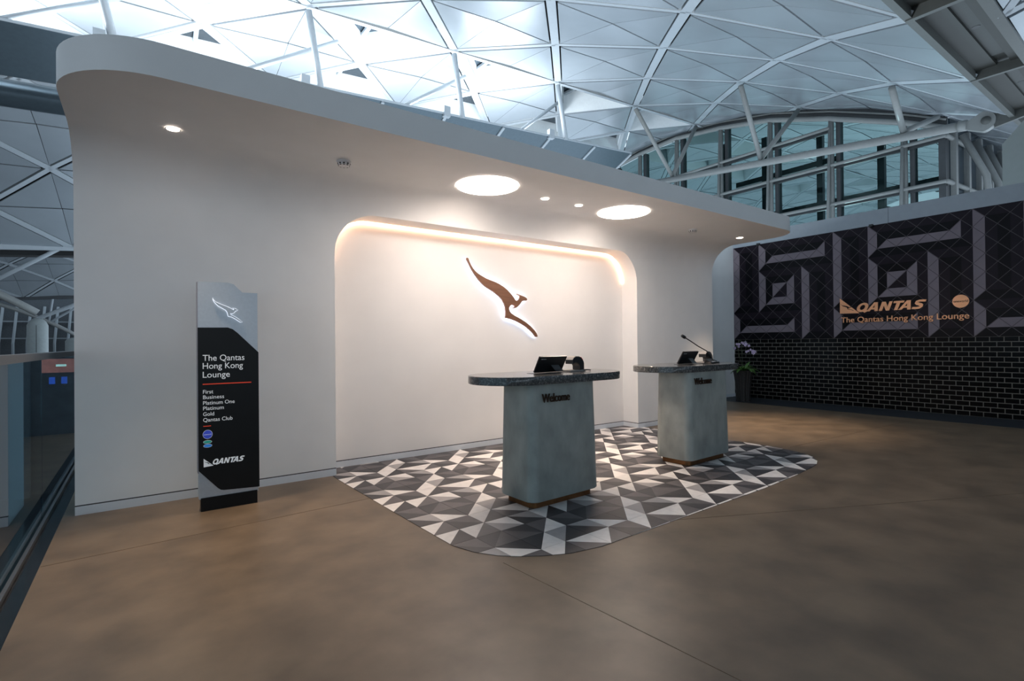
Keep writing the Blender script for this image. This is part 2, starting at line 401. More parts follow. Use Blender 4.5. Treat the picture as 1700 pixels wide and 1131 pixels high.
for b in bl:
    if b in near:
        key = (round(b[1]-b[0], 4), random.randint(0, 1))
        if key not in shared:
            o = brick_mb((0, b[1]-b[0], 0, b[3]-b[2])).build('brick', 'brick_black', wr); shared[key] = o.data
        else:
            o = link('brick', shared[key], wr)
        o.location = (0, b[0], b[2])
    else: brick_mb(b, rest)
rest.build('brick', 'brick_black', wr, kind='stuff')
cw = struct(MB().box((RX-.005, -45, 0), (RX+.4, -2.001, 4.36)).build('wall_right', 'band_paint'), 'plain pale wall continuing out of frame past the mural')  # unseen stretch of wall, added to block ambient light from the right
rw = struct(MB().box((-.57, 11.8, 0), (13.4, 12, 3.6)).build('wall_rear', 'facade_dark'), 'dark back-of-house wall behind the reception wall')
# mural : diamonds of four unit triangles; colour zones per 14 x 14 module
ZON = [('L', [(0,14),(1,13),(1,5),(0,4)]), ('L', [(0,4),(1,3),(1,1),(0,0)]), ('L', [(1,1),(2,2),(8,2),(9,3),(9,1)]), ('L', [(4,14),(5,13),(5,11),(4,10)]),
       ('L', [(4,10),(5,9),(5,5),(4,4)]), ('L', [(5,11),(6,12),(12,12),(13,13),(13,11)]), ('L', [(6,8),(8,8),(6,6)]), ('L', [(5,5),(6,6),(8,6),(8,8),(9,9),(9,5)]),
       ('L', [(10,10),(11,9),(11,1),(10,0)]),
       ('K', [(5,13),(13,13),(12,12),(6,12),(5,11)]), ('K', [(5,11),(13,11),(14,10),(4,10)]), ('K', [(5,9),(9,9),(8,8),(6,8),(6,6),(5,5)]), ('K', [(5,5),(9,5),(10,4),(4,4)]),
       ('K', [(1,3),(9,3),(8,2),(2,2),(1,1)]), ('K', [(0,0),(1,1),(9,1),(10,0)]), ('K', [(1,13),(3,13),(2,12)]), ('K', [(2,12),(3,13),(3,5),(2,6)]), ('K', [(0,4),(1,5),(3,5),(4,4)]),
       ('K', [(11,9),(13,9),(12,8)]), ('K', [(12,8),(13,9),(13,1),(12,2)]), ('K', [(10,0),(11,1),(13,1),(14,0)])]
def inside(p, poly):
    r = False
    for a, b in zip(poly, poly[1:]+poly[:1]):
        if (a[1] > p[1]) != (b[1] > p[1]) and p[0] < (b[0]-a[0])*(p[1]-a[1])/(b[1]-a[1])+a[0]: r = not r
    return r
def zone(x, y):
    x %= 14
    for c, pl in ZON:
        if inside((x, y), pl): return c
    return 'M'
ZM = {'L':'mural_light','M':'mural_mid','K':'mural_black'}
MB().box((RX-.001, -1.6, MZ0), (RX+.01, WY, 4.03)).build('mural_ground', 'mural_joint', wr)
far = MB()
for i in range(0, 53):
    for j in range(0, 15):
        if (i+j) % 2 == 0: continue
        mb = MB(); names = []
        for (ax, ay), (bx, by) in (((1,0),(0,1)), ((0,1),(-1,0)), ((-1,0),(0,-1)), ((0,-1),(1,0))):
            cx_, cy_ = i+(ax+bx)/3, j+(ay+by)/3
            if not (0 < cx_ < 52 and 0 < cy_ < 14): continue
            c = ZM[zone(cx_, cy_)]
            if c not in names: names.append(c)
            k = .955
            pts = [(0, 0), (ax*k, ay*k), (bx*k, by*k)]
            Y = lambda u: WY-(i+u)*MU
            Z = lambda v: MZ0+(j+v)*MU
            # faces toward -x (the room)
            mb.add([(RX-.006, Y(u), Z(v)) for u, v in pts]+[(RX-.001, Y(pts[1][0]), Z(pts[1][1])), (RX-.001, Y(pts[2][0]), Z(pts[2][1]))], [(0, 1, 2), (1, 3, 4, 2)], names.index(c))
        if not mb.f: continue
        if i <= 34: mb.build('mural_tile', names, wr)
        else:
            allm = ['mural_light', 'mural_mid', 'mural_black']
            for (f, q) in zip(mb.f, mb.mi): far.add([mb.v[a] for a in f], [tuple(range(len(f)))], allm.index(names[q]))
far.build('mural_tile', ['mural_light', 'mural_mid', 'mural_black'], wr, kind='stuff')

# ---- vaulted roof : triangulated lattice
AZ, EL, VR, DPH, VY, VZ, VU0, VDU, VDR = 0.033431, 0.079162, 31.068947, 0.099778, 21.022149, 12.757766, 19.11919, 5.769682, -3.038889
VA = Vector((math.cos(AZ)*math.cos(EL), math.sin(AZ)*math.cos(EL), math.sin(EL))); VN = Vector((-math.sin(AZ), math.cos(AZ), 0)); VB = VA.cross(VN)
def vnode(q, k, off=Vector(), out=0):
    ph = q*DPH; u = VU0+k*VDU+q*VDR
    inw = VN*math.sin(ph) + VB*0
    nrm = -VN*math.sin(ph) + VB*math.cos(ph)          # outward
    return Vector((0, VY, VZ)) + VA*u - VN*VR*math.sin(ph) - VB*VR*(1-math.cos(ph)) + off + nrm*out
def vout(q): return -VN*math.sin(q*DPH) + VB*math.cos(q*DPH)
def inset(A, B, Cc, ds):            # inset triangle, ds = (dist AB, dist BC, dist CA)
    n = (B-A).cross(Cc-A).normalized(); P = [A, B, Cc]; L = []
    for k in range(3):
        a, b = P[k], P[(k+1) % 3]; L.append((a + n.cross(b-a).normalized()*ds[k], (b-a).normalized()))
    out = []
    for k in range(3):
        p, d = L[k-1]; q, e = L[k]
        # intersect p+t d with q+s e in plane
        m = n.cross(e); t = (q-p).dot(m)/d.dot(m); out.append(p+d*t)
    return out                      # vertices A', B', C'
def vault(name, label, off, krange, qrange, maxparts, skylights=True):
    root = thing(name, label, 'ceiling', (10, 21+off.y, 12)); struct(root, label); del root['category']
    cand = []; sky = []
    for q in qrange:
        for k in krange:
            # T1: (q,k),(q,k+1),(q+1,k+1)   T2: (q,k),(q+1,k),(q+1,k+1)
            for T in (1, 2):
                if skylights and ((T == 2 and q == 0) or (T == 1 and q == -1)): sky.append((T, q, k)); continue
                cand.append((T, q, k))
    def verts(T, q, k, out=0):
        if T == 1: return vnode(q+1, k+1, off, out), vnode(q, k, off, out), vnode(q, k+1, off, out)      # apex, row a, row b
        return vnode(q, k, off, out), vnode(q+1, k, off, out), vnode(q+1, k+1, off, out)
    def seen(T, q, k):
        ps = [project(p) for p in verts(T, q, k)]
        if any(p is None for p in ps): return 0
        x0, x1 = min(p[0] for p in ps), max(p[0] for p in ps); y0, y1 = min(p[1] for p in ps), max(p[1] for p in ps)
        if x1 < -60 or x0 > 1760 or y1 < -60 or y0 > 620: return 0
        return (min(x1, 1700)-max(x0, 0))*(min(y1, 600)-max(y0, 0))+1e-3
    cand.sort(key=lambda c: -seen(*c)); rest = MB()
    def panel(mb, T, q, k):
        A, B, D = verts(T, q, k, .05); ins = inset(A, B, D, (.215, .04, .215)) if (B-A).cross(D-A).dot(vout(q+.5)) < 0 else None
        if ins is None:
            A2, D2, B2 = inset(A, D, B, (.215, .04, .215)); B, D, A = B2, D2, A2
        else: A, B, D = ins
        o = vout(q+.5); M = (B+D)/2; r = (D-B).normalized()*.014; M2 = M+o*.07
        for tri in ((A-r*.6, B, M2-r), (A+r*.6, M2+r, D)):
            v0 = list(tri); n = (v0[1]-v0[0]).cross(v0[2]-v0[0])
            if n.dot(o) > 0: v0.reverse()
            v1 = [p+o*.06 for p in v0]
            mb.add(v0+v1, [(0,1,2),(5,4,3),(0,3,4,1),(1,4,5,2),(2,5,3,0)])
        return mb
    for n_, c in enumerate(cand):
        if n_ < maxparts and seen(*c) > 0: panel(MB(), *c).build('ceiling_panel', 'vault_panel', root)
        else: panel(rest, *c)
    if rest.f: rest.build('ceiling_panel', 'vault_panel', root, kind='stuff')
    for T, q, k in sky:
        A, B, D = verts(T, q, k, 0); o = vout(q+.5); cen = (A+B+D)/3
        lo = [p+(cen-p)*.12 for p in (A, B, D)]; hi = [cen+(p-cen)*.92+o*1.1 for p in lo]; md = [cen+(p-cen)*.97+o*.55 for p in lo]
        sv = seen(T, q, k) > 0
        mb = MB()
        for i in range(3):
            j = (i+1) % 3
            mb.add([lo[i], lo[j], md[j], md[i]], [(0,1,2,3)]); mb.add([md[i]*.985+cen*.015, md[j]*.985+cen*.015, hi[j], hi[i]], [(0,1,2,3)])
        ups = mb.build('skylight_upstand', 'upstand', root)
        MB().add(hi, [(0,1,2)]).build('skylight_pane', 'skylight_glass', ups)
        m0 = (hi[1]+hi[2])/2
        MB().bar(hi[0]-o*.05, m0-o*.05, .16, .12, -o).build('skylight_bar', 'vault_rib', ups)
        # flat rims around the opening
        mb = MB()
        for i in range(3):
            j = (i+1) % 3; P = (A, B, D); mb.add([P[i]+o*.04, P[j]+o*.04, lo[j]+o*.0, lo[i]+o*.0], [(0,1,2,3)])
        mb.build('skylight_rim', 'vault_rib', root)
    # ribs : chain (q,k)-(q+1,k) wide, third (q,k)-(q+1,k+1)
    ks = list(krange); rest = MB(); nrib = 0
    for q in qrange:
        for k in ks+[ks[-1]+1]:
            for kk in (k, k+1):
                if kk > ks[-1]+1: continue
                a, b = vnode(q, k, off, .055), vnode(q+1, kk, off, .055); wd = .30 if kk == k else .21
                p, r_ = project(a), project(b)
                ok = p and r_ and max(p[0], r_[0]) > -40 and min(p[0], r_[0]) < 1740 and max(p[1], r_[1]) > -40
                if ok and nrib < 300: MB().bar(a, b, wd, .14, vout(q+.5)).build('lattice_rib', 'vault_rib', root); nrib += 1
                else: rest.bar(a, b, wd, .14, vout(q+.5))
    if rest.f: rest.build('lattice_rib', 'vault_rib', root, kind='stuff')
    # dark deck above the panels
    mb = MB(); qs = list(qrange)+[list(qrange)[-1]+1]
    for q in qs[:-1]:
        a, b = vnode(q, ks[0]-1, off, .7), vnode(q, ks[-1]+2, off, .7); c, d = vnode(q+1, ks[-1]+2, off, .7), vnode(q+1, ks[0]-1, off, .7)
        if skylights and q in (-1, 0):
            a, b, c, d = [p+vout(q+.5)*1.2 for p in (a, b, c, d)]
        mb.add([a, b, c, d], [(0,1,2,3)])
    mb.build('roof_deck', 'roof_dark', root)
    return root
SHIFT = 2*VR*math.sin(6*DPH)+1.3
v1 = vault('ceiling', 'pale triangulated vault of folded panels with skylights along its crown', Vector(), range(-10, 10), range(-6, 6), 296)
v2 = vault('ceiling', 'second triangulated vault far beyond the first, seen at the left', VN*SHIFT, range(-12, -2), range(-6, 6), 120, False)
v0_ = vault('ceiling', 'neighbouring vault whose panels show at the top right corner', -VN*SHIFT, range(-7, 8), range(-6, 6), 60, False)
# springing beam between the vaults (right) with cross members, soffit panels, lamp
sb = thing('ceiling', 'olive grey valley beam with recessed soffit panels between two vaults', 'beam', (15, 3.5, 8)); struct(sb, sb['label']); del sb['category']
def bpt(k, w_, up=0): return vnode(6, k)-VN*w_+VB*up
MB().bar(bpt(-2, .05), bpt(9, .05), .14, .22, VB).build('edge_flange', 'beam_pale', sb)
MB().bar(bpt(-2, 1.18), bpt(9, 1.18), .20, .22, VB).build('edge_flange', 'beam_pale', sb)
MB().bar(bpt(-2, .30, .22), bpt(9, .30, .22), .5, .1, VB).build('sloped_side', 'beam_olive', sb)
MB().bar(bpt(-2, .98, .22), bpt(9, .98, .22), .3, .1, VB).build('sloped_side', 'beam_olive', sb)
MB().bar(bpt(-2, .66, .34), bpt(9, .66, .34), .6, .1, VB).build('valley_soffit', 'beam_olive', sb)
for k in range(-1, 8):
    MB().bar(bpt(k, 0, -.02), bpt(k, 1.25, -.02), .14, .3, VB).build('cross_beam', 'beam_pale', sb)
    MB().bar(bpt(k+.12, .68, .30), bpt(k+.88, .68, .30), .36, .05, VB).build('soffit_panel', 'beam_panel', sb)
for k in (2.45, 3.45):
    p = bpt(k, .68, .29); MB().lathe(p, [(.08, 0), (.08, .03)], 16).build('soffit_lamp', 'black_plastic', sb)
# far valley beam (left, between vault 1 and vault 2)
sb2 = thing('ceiling', 'dark horizontal valley beam at the far edge of the vault', 'beam', (0, 39, 8)); struct(sb2, sb2['label']); del sb2['category']
def bp2(k, w_, up=0): return vnode(-6, k)+VN*w_+VB*up
MB().bar(bp2(-10, .05, -.1), bp2(9, .05, -.1), .2, .3, VB).build('edge_flange', 'vault_rib', sb2)
MB().bar(bp2(-10, .7, -.35), bp2(9, .7, -.35), .9, .3, VB).build('valley_soffit', 'roof_dark', sb2)
# edge of second vault toward facade
MB().bar(vnode(-6, -12, VN*SHIFT, -.1), vnode(-6, -1, VN*SHIFT, -.1), .4, .4, VB).build('edge_flange', 'tube_dark', v2)

# ---- clerestory at the vault's end
GX = 28.5
win = thing('window_1', 'arched clerestory glazing with pale tubular mullions under the vault end', 'window', (GX, 16, 4)); struct(win, win['label']); del win['category']
ARCH = [(7.0, 10.65), (7.5, 10.9), (8.5, 11.4), (11.6, 12.7), (14.6, 13.7), (17.6, 14.3), (20.7, 14.7), (23.7, 14.6), (26.2, 14.3), (30, 13.2)]
def archz(y):
    for (a, b), (c, d) in zip(ARCH, ARCH[1:]):
        if a <= y <= c: return b+(d-b)*(y-a)/(c-a)
    return ARCH[0][1] if y < 7 else 13
MB().tube([(GX-.3, y, z) for y, z in ARCH], .13, 10).build('arch_tube', 'tube_grey', win, True)
MB().tube([(GX-.1, y, z+.42) for y, z in ARCH], .05, 8).build('arch_rail', 'tube_grey', win, True)
pl = [(y, z+.1) for y, z in ARCH]
MB().prism(pl+[(y, z+.75) for y, z in reversed(ARCH)], lambda y, z: (GX, y, z), lambda y, z: (GX+.15, y, z)).build('arch_seal', 'tube_dark', win)
MY = [7.2, 8.45, 11.5, 14.58, 17.56, 20.67, 23.7, 26.2]
for y in MY[1:]:
    MB().tube([(GX-.25, y, 3.5), (GX-.25, y, archz(y)-.05)], .11, 10).build('mullion', 'tube_grey', win, True)
    MB().tube([(GX-.75, y+.12, 3.5), (GX-.3, y+.05, archz(y)-.1)], .075, 8).build('mullion_brace', 'tube_grey', win, True)
    MB().box((GX-.1, y-.32, 3.5), (GX+.3, y-.14, archz(y))).build('mullion_fin', 'tube_dark', win)
MB().box((GX-.2, 7.0, 3.5), (GX+.3, 7.25, 10.7)).build('corner_post', 'tube_dark', win)
for z in (6.3, 8.33, 10.3, 12.2):
    ys = [y for y in (6.95, 10, 14, 18, 22, 26) if archz(y) > z]
    if z > 11: ys = [11.55, 14.6, 17.6, 20.7, 24]
    MB().tube([(GX-.35, y, z) for y in ys], .085, 8).build('transom', 'tube_grey', win, True)
    MB().bar((GX-.1, ys[0], z-.16), (GX-.1, ys[-1], z-.16), .12, .16, (0, 0, 1)).build('transom_fin', 'tube_dark', win)
for a, b in zip(MY, MY[1:]):
    z0, z1 = archz(a), archz(b)
    MB().add([(GX+.05, a, 3.5), (GX+.05, b, 3.5), (GX+.05, b, z1), (GX+.05, a, z0), (GX+.07, a, 3.5), (GX+.07, b, 3.5), (GX+.07, b, z1), (GX+.07, a, z0)],
        [(0,1,2,3),(7,6,5,4),(0,4,5,1),(1,5,6,2),(2,6,7,3),(3,7,4,0)]).build('glass_pane', 'clerestory_glass', win)
# dark inner cross frame behind the glass
for z, y0, y1 in ((8.9, 7.2, 20), (11.2, 12, 18)):
    MB().bar((GX+2.2, y0, z), (GX+2.2, y1, z), .3, .3, (0, 0, 1)).build('rear_beam', 'tube_dark', win)
for y in (10, 12.9, 16, 18.6): MB().box((GX+2.0, y, 3.5), (GX+2.3, y+.3, archz(y)-.2)).build('rear_post', 'tube_dark', win)
# return glazing at the corner running away to the right
for k in range(6):
    x = GX+.6+k*2.0
    MB().box((x-.15, 6.8, 3.5), (x+.15, 7.0, 10.9+k*.15)).build('return_post', 'tube_grey', win)
    MB().tube([(x+.5, 5.6, 3.5), (x+.3, 5.9, 8.5), (x-.1, 6.6, 10.4+k*.15)], .13, 8).build('raking_tube', 'tube_grey', win, True)
for z in (8.33, 10.3): MB().tube([(GX-.35, 6.95, z), (GX+12, 6.7, z+.5)], .1, 8).build('return_transom', 'tube_grey', win, True)
MB().box((GX+.4, 7.0, 3.5), (GX+13, 7.06, 12)).build('return_pane', 'skylight_glass', win)

# ---- right pier
pr_ = MB().prism([(2.76, 4.3), (2.76, 5.67), (2.40, 6.1), (-1.5, 7.2), (-1.5, 4.3)], lambda y, z: (15, y, z), lambda y, z: (17.5, y, z)).build('wall_pier', 'pier_paint'); struct(pr_, 'pale chamfered pier above the right wall')
# ---- tie tube with V struts
tie = thing('roof_tie', 'long pale tie tube with a pin joint and V struts below the vault', 'tie rod', (24.8, 12, 9))
TP = lambda y: Vector((24.8, y, 9.36+(10.9-9.36)*(y-5.0)/(19-5.0)))
MB().tube([TP(5.55), TP(21)], .17, 14).build('tie_tube', 'tube_grey', tie, True)
MB().tube([TP(5.5), TP(5.75)], .2, 14).build('sleeve', 'tube_grey', tie, True)
ey = [(math.cos(a)*.36, math.sin(a)*.36) for a in [PI/2+PI*k/14 for k in range(15)]]
yc, zc = 4.95, 9.36
MB().prism([(yc+.55, zc+.14)]+[(yc+.1-abs(a)*1.0 if a < 0 else yc+.1, zc+b) for a, b in [(-math.sin(PI*k/14)*.36, math.cos(PI*k/14)*.36) for k in range(15)]]+[(yc+.55, zc-.14)], lambda y, z: (24.68, y, z), lambda y, z: (24.92, y, z)).build('eye_plate', 'tube_grey', tie)
MB().tube([(24.6, yc, zc), (24.98, yc, zc)], .14, 16).build('pin', 'beam_pale', tie, True)
MB().prism([(yc-.2, zc-.3), (yc-.2, zc+.3), (yc-1.6, zc+.55), (yc-1.6, zc-.05)], lambda y, z: (24.74, y, z), lambda y, z: (24.86, y, z)).build('bracket', 'beam_pale', tie)
for y, q, ka in ((7.45, 5, 3), (13.3, 3, 2), (18.5, 1, 1)):
    p = TP(y)+Vector((0, 0, .2))
    for kk in (ka, ka+1): MB().tube([p, vnode(q, kk, Vector(), -.1)], [.115, .115], 10).build('strut', 'tube_grey', tie, True)
# ---- reflector gantry below the crown
gan = thing('reflector_gantry', 'suspended line of grey reflector panels below the skylights', 'gantry', (8, 19, 10))
GE = lambda x: Vector((x, 18.5, 10.14+(11.6-10.14)*(x+.94)/22.2))
GXS = [-11.5, -8, -4.5, -.94, 1.9, 4.62, 7.43, 10.13, 13.0, 15.7, 18.6, 21.3]
dn = Vector((0, 1.7, -.75)); up2 = Vector((0, 3.4, 0))
for a, b in zip(GXS, GXS[1:]):
    A, B = GE(a+.04), GE(b-.04)
    for s0, s1 in ((A*0, dn), (dn, up2)):
        t = Vector((0, 0, .05))
        MB().add([A+s0, B+s0, B+s1, A+s1, A+s0+t, B+s0+t, B+s1+t, A+s1+t], [(0,3,2,1),(4,5,6,7),(0,1,5,4),(1,2,6,5),(2,3,7,6),(3,0,4,7)]).build('reflector_panel', 'gantry', gan)
    MB().bar(GE(b)-Vector((0, 0, .06)), GE(b)+dn-Vector((0, 0, .06)), .12, .16, (0, 0, 1)).build('panel_rib', 'vault_rib', gan)
MB().bar(GE(-11.5), GE(21.3), .07, .07, (0, 0, 1)).build('edge_trim', 'vault_rib', gan)
for x in (-.94, 4.62, 10.13, 15.7): MB().box(GE(x)+Vector((-.14, -.1, -.1)), GE(x)+Vector((.14, .1, .32))).build('hanger_bracket', 'vault_rib', gan)
for k in range(-4, 1):
    n0 = vnode(1, k, Vector(), -.08); n2 = vnode(0, k, Vector(), -.08)
    MB().tube([n0, GE(n0.x+.5)], .11, 8).build('hanger_strut', 'vault_rib', gan, True)
    MB().tube([vnode(1, k, Vector(), -.08)*.5+vnode(0, k, Vector(), -.08)*.5, GE(n0.x-2.2)+Vector((0, .3, 0))], .08, 8).build('hanger_strut', 'vault_rib', gan, True)
MB().tube([(-14, 22.5, 9.0), (24, 22.8, 11.2)], .42, 16).build('service_tube', 'gantry', gan, True)
# uplighters added in the gantry trough to brighten the vault, places guessed
for i, x in enumerate((-8, -2.5, 3, 8.5, 14)):
    u = thing('added_uplighter', 'light added in the gantry trough to brighten the vault, number %s from the left end' % ['one', 'two', 'three', 'four', 'five'][i], 'added_floodlight', GE(x)+Vector((0, 1.7, -.4)), 'added gantry floodlights')
    b = GE(x)+Vector((0, 1.7, -.4))
    MB().box(b+Vector((-.3, -.12, 0)), b+Vector((.3, .12, .25))).build('housing', 'black_plastic', u)
    lamp('lamp', 'AREA', b+Vector((0, 0, .32)), UPLIGHT_W, (.86, .94, 1), u, (0, -.05, 1), size=2.4)

# unseen floodlights added on the canopy roof, behind the fascia, to light the vault
for i, (x, wt) in enumerate(((1.2, 1.3), (3.6, 1.1), (6.0, .65), (8.2, .3))):
    b = Vector((x, 5.9, 3.605)); u = thing('added_floodlight', 'light added on the canopy roof to brighten the vault, number %s from the left' % ['one', 'two', 'three', 'four'][i], 'added_floodlight', b, 'added canopy roof floodlights')
    MB().box(b+Vector((-.22, -.12, 0)), b+Vector((.22, .12, .16))).build('housing', 'black_plastic', u)
    lamp('lamp', 'AREA', b+Vector((0, 0, .2)), CANOPY_W*wt, (.86, .94, 1), u, (0, .55, 1), size=.5)

b = Vector((37, 14.5, 3.3)); u = thing('added_floodlight', 'light added on a plinth beyond the clerestory glass', 'added_floodlight', (37, 14.5, 0))  # unseen lamp and plinth, added to light the vault behind the glass
MB().box((36.6, 14.1, 0), (37.4, 14.9, 3.0)).build('plinth', 'tube_dark', u)
MB().box((36.7, 14.3, 3.0), (37.3, 14.7, 3.2)).build('housing', 'black_plastic', u)
lamp('lamp', 'AREA', b, 1500, (.80, .95, 1), u, (-.25, 0, 1), size=.6)

# ---- left: glass balustrade
bal = thing('glass_balustrade', 'frameless glass balustrade with a brushed metal handrail left of the wall', 'balustrade', (-.73, 4, 0))
for k, (y0, y1) in enumerate(((-6, -2.01), (-2, 1.99), (2, 5.99), (6, 11))):
    MB().box((-.716, y0, -.02), (-.704, y1, 1.42)).build('glass_pane', 'balustrade_glass', bal)
MB().box((-.755, -6, 1.40), (-.665, 11, 1.455)).build('handrail', 'handrail', bal)
MB().box((-.753, -6, -.06), (-.726, 11, .03)).build('base_channel', 'handrail', bal)
MB().box((-.694, -6, -.06), (-.672, 11, .03)).build('base_channel', 'handrail', bal)
# ---- void and far concourse at the left
lf = struct(MB().box((-60, -40, -4.2), (-.9, 90, -4.0)).build('floor', 'void_floor'), 'dark lower concourse floor beyond the balustrade')
for x, y, r, lab in ((-4.75, 39.0, .46, 'near'), (-6.0, 75.0, .9, 'far')):
    cT = thing('roof_column', 'pale round concrete column with a domed head, the %s of the two' % ('nearer' if lab == 'near' else 'farther'), 'column', (x, y, -4), 'roof columns beyond the balustrade')
    zt = 2.75 if lab == 'near' else 2.2
    MB().lathe((x, y, 0), [(r, -4), (r, zt), (r*.8, zt+.22), (r*.45, zt+.38), (.1, zt+.42)], 28).build('shaft', 'column_paint', cT, True)
    MB().box((x-.01, y-r-.008, -4), (x+.01, y-r+.05, zt)).build('shaft_joint', 'shadow_gap', cT)
    tip = Vector((x, y, zt+.4))
    MB().tube([tip+Vector((-7*s, -1*s, .3+4.8*s-1.3*s*s)) for s in [k/10 for k in range(11)]], .2, 10).build('curved_arm', 'tube_grey', cT, True)
    for dx, dz in ((4, 6.2), (-1.5, 7.0), (6, 3.0)):
        MB().tube([tip+Vector((-2.2, -.3, 1.6)) if dx < 5 else tip, tip+Vector((dx, -.5, dz))], .11, 8).build('arm_strut', 'vault_rib', cT, True)
fa = thing('far_facade', 'distant glazed facade with tall pale ribs behind the columns', 'facade', (-15, 79, -4))
MB().box((-60, 79.5, -4), (20, 80, 12)).build('glazing', 'facade_dark', fa)
for k in range(36):
    x = -38+k*1.15
    MB().tube([(x, 78.4, -4), (x, 78.2, 2), (x+.25, 79, 6.2)], .14, 6).build('rib', 'facade_fin', fa)
for z in (0.4, 2.5, 4.4): MB().box((-60, 79.0, z), (20, 79.3, z+.14)).build('transom', 'facade_fin', fa)
sh = thing('shop_front', 'dark shop front with a glowing pink sign seen through the balustrade', 'shop', (-3, 26, -4))
MB().box((-9, 26, -4), (2, 28, 1.08)).build('shell', 'shop_dark', sh)
MB().box((-3.05, 25.95, .55), (2, 26, 1.07)).build('sign_board', 'ad_pink', sh)
MB().box((-2.65, 25.93, .78), (-2.35, 25.95, .86)).build('sign_letter_strip', 'ad_white', sh)
for x in (-2.85, -2.5, -2.12): MB().box((x, 25.95, .12), (x+.17, 26, .38)).build('screen', 'screen_blue', sh)
for x in (-7.5, -5.6, -3.9): MB().box((x, 25.6, -4), (x+.55, 25.9, 1.0)).build('pillar', 'facade_dark', sh)

# ================================================================== THINGS
# ---- welcome desks
def rrect(x0, x1, y0, y1, r, n=6):
    pts = []
    for cx, cy, a0 in ((x1-r, y0+r, -PI/2), (x1-r, y1-r, 0), (x0+r, y1-r, PI/2), (x0+r, y0+r, PI)):
        pts += [(cx+r*math.cos(a0+PI/2*k/n), cy+r*math.sin(a0+PI/2*k/n)) for k in range(n+1)]
    return pts
def stadium(cx, cy, L, r, n=20):
    pts = []
    for sx, a0 in ((1, -PI/2), (-1, PI/2)): pts += [(cx+sx*(L/2-r)+r*math.cos(a0+PI*k/n), cy+r*math.sin(a0+PI*k/n)) for k in range(n+1)]
    return pts
def loft(mb, loops):
    n = len(loops[0]); base = len(mb.v)
    for l in loops: mb.v += [Vector(p) for p in l]
    for i in range(len(loops)-1):
        for k in range(n): mb.f.append((base+i*n+k, base+i*n+(k+1) % n, base+(i+1)*n+(k+1) % n, base+(i+1)*n+k)); mb.mi.append(0)
    mb.f.append(tuple(base+k for k in range(n))[::-1]); mb.f.append(tuple(base+(len(loops)-1)*n+k for k in range(n))); mb.mi += [0, 0]
    return mb
ZD = 1.2
def desk(label, cx, cy, w_, so, L, tw, zt):
    t = thing('reception_desk', label, 'desk', (cx, cy, 0), 'concrete welcome desks')
    Wd = lambda x, y, z: Vector((cx+ct*x-st*y, cy+st*x+ct*y, z))
    zb = zt-.075
    loops = []
    for z, s in ((.068, .010), (.078, .012), (zb, -.008)):
        loops.append([Wd(x, y, z) for x, y in rrect(-w_/2-s+(.006 if z == .068 else 0), w_/2+s-(.006 if z == .068 else 0), -.24-s+(.006 if z == .068 else 0), .24+s, .085)])
    angle_smooth(loft(MB(), loops).build('body', 'desk_concrete', t), 40)
    loft(MB(), [[Wd(x, y, z) for x, y in rrect(-w_/2+.04, w_/2-.04, -.2, .2, .06)] for z in (.0045, .07)]).build('plinth', 'bronze', t)
    sl = stadium(*so, L, .4)
    angle_smooth(loft(MB(), [[Wd(so[0]+(x-so[0])*k, so[1]+(y-so[1])*k, z) for x, y in sl] for z, k in ((zb, .994), (zb+.005, 1), (zt-.005, 1), (zt, .994))]).build('countertop', 'terrazzo', t), 40)
    MB().prism([(-.22+so[0], .03), (.42+so[0], .03), (.42+so[0], .2), (-.22+so[0], .2)], lambda x, y: Wd(x, y, zt-.001), lambda x, y: Wd(x, y, zt+.0025)).build('equipment_well', 'black_plastic', t)
    text('welcome_lettering', 'Welcome', 'bronze_dark', t, Wd(*tw[:2], tw[2]), Wd(1, 0, 0)-Wd(0, 0, 0), (0, 0, 1), tw[3], tw[4], .012, 0, .006)
    return Wd
D1 = desk('nearer concrete welcome desk with an oval dark stone top', 3.23, 3.87, .86, (.105, .13), 1.77, (-.315, -.2475, .962, .345, .072), 1.2)
D2 = desk('farther concrete welcome desk with an oval stone top, bearing the microphone', 5.73, 4.0, .91, (.115, .15), 1.75, (-.355, -.2475, .982, .375, .072), 1.205)
def monitor(label, Wd, x0, y0, w_, zt, brand):
    b = Wd(x0+w_/2, y0, zt)
    t = thing('monitor', label, 'monitor', b, 'desk monitors seen from behind')
    z0 = zt+.012
    pt = lambda u, v, d: Wd(x0+u, y0-v*.5-d*.85, z0+v*.86-d*.5)
    poly = rrect(0, w_, 0, .185, .006, 3)
    MB().prism(poly, lambda u, v: pt(u, v, 0), lambda u, v: pt(u, v, .014)).build('screen_panel', 'black_plastic', t)
    MB().prism(rrect(.008, w_-.008, .008, .177, .004, 2), lambda u, v: pt(u, v, -.002), lambda u, v: pt(u, v, 0)).build('display', 'screen_black', t)
    MB().add([pt(w_*.52, .075, .014), pt(w_*.80, .075, .014), pt(w_*.80, .085, .014), pt(w_*.52, .085, .014), Wd(x0+w_*.58, y0-.105, z0), Wd(x0+w_*.86, y0-.105, z0), Wd(x0+w_*.86, y0-.098, z0), Wd(x0+w_*.58, y0-.098, z0)],
        [(0,1,5,4),(3,7,6,2),(0,4,7,3),(1,2,6,5),(0,3,2,1),(4,5,6,7)]).build('stand', 'black_plastic', t)
    n = (pt(0, 0, .014)-pt(0, 0, 0)).normalized(); o = pt(w_*.09, .152, .0145)
    text('maker_lettering', brand, 'white_plastic', t, o, (pt(1, 0, 0)-pt(0, 0, 0)).normalized(), (pt(0, 1, 0)-pt(0, 0, 0)).normalized(), .062, .011, .001)
    return t
monitor('black desk monitor on the nearer desk, maker lettering on its back', D1, -.075, .15, .37, 1.2, 'lenovo')
monitor('black desk monitor on the farther desk, beside the microphone', D2, -.06, .19, .35, 1.205, 'lenovo')
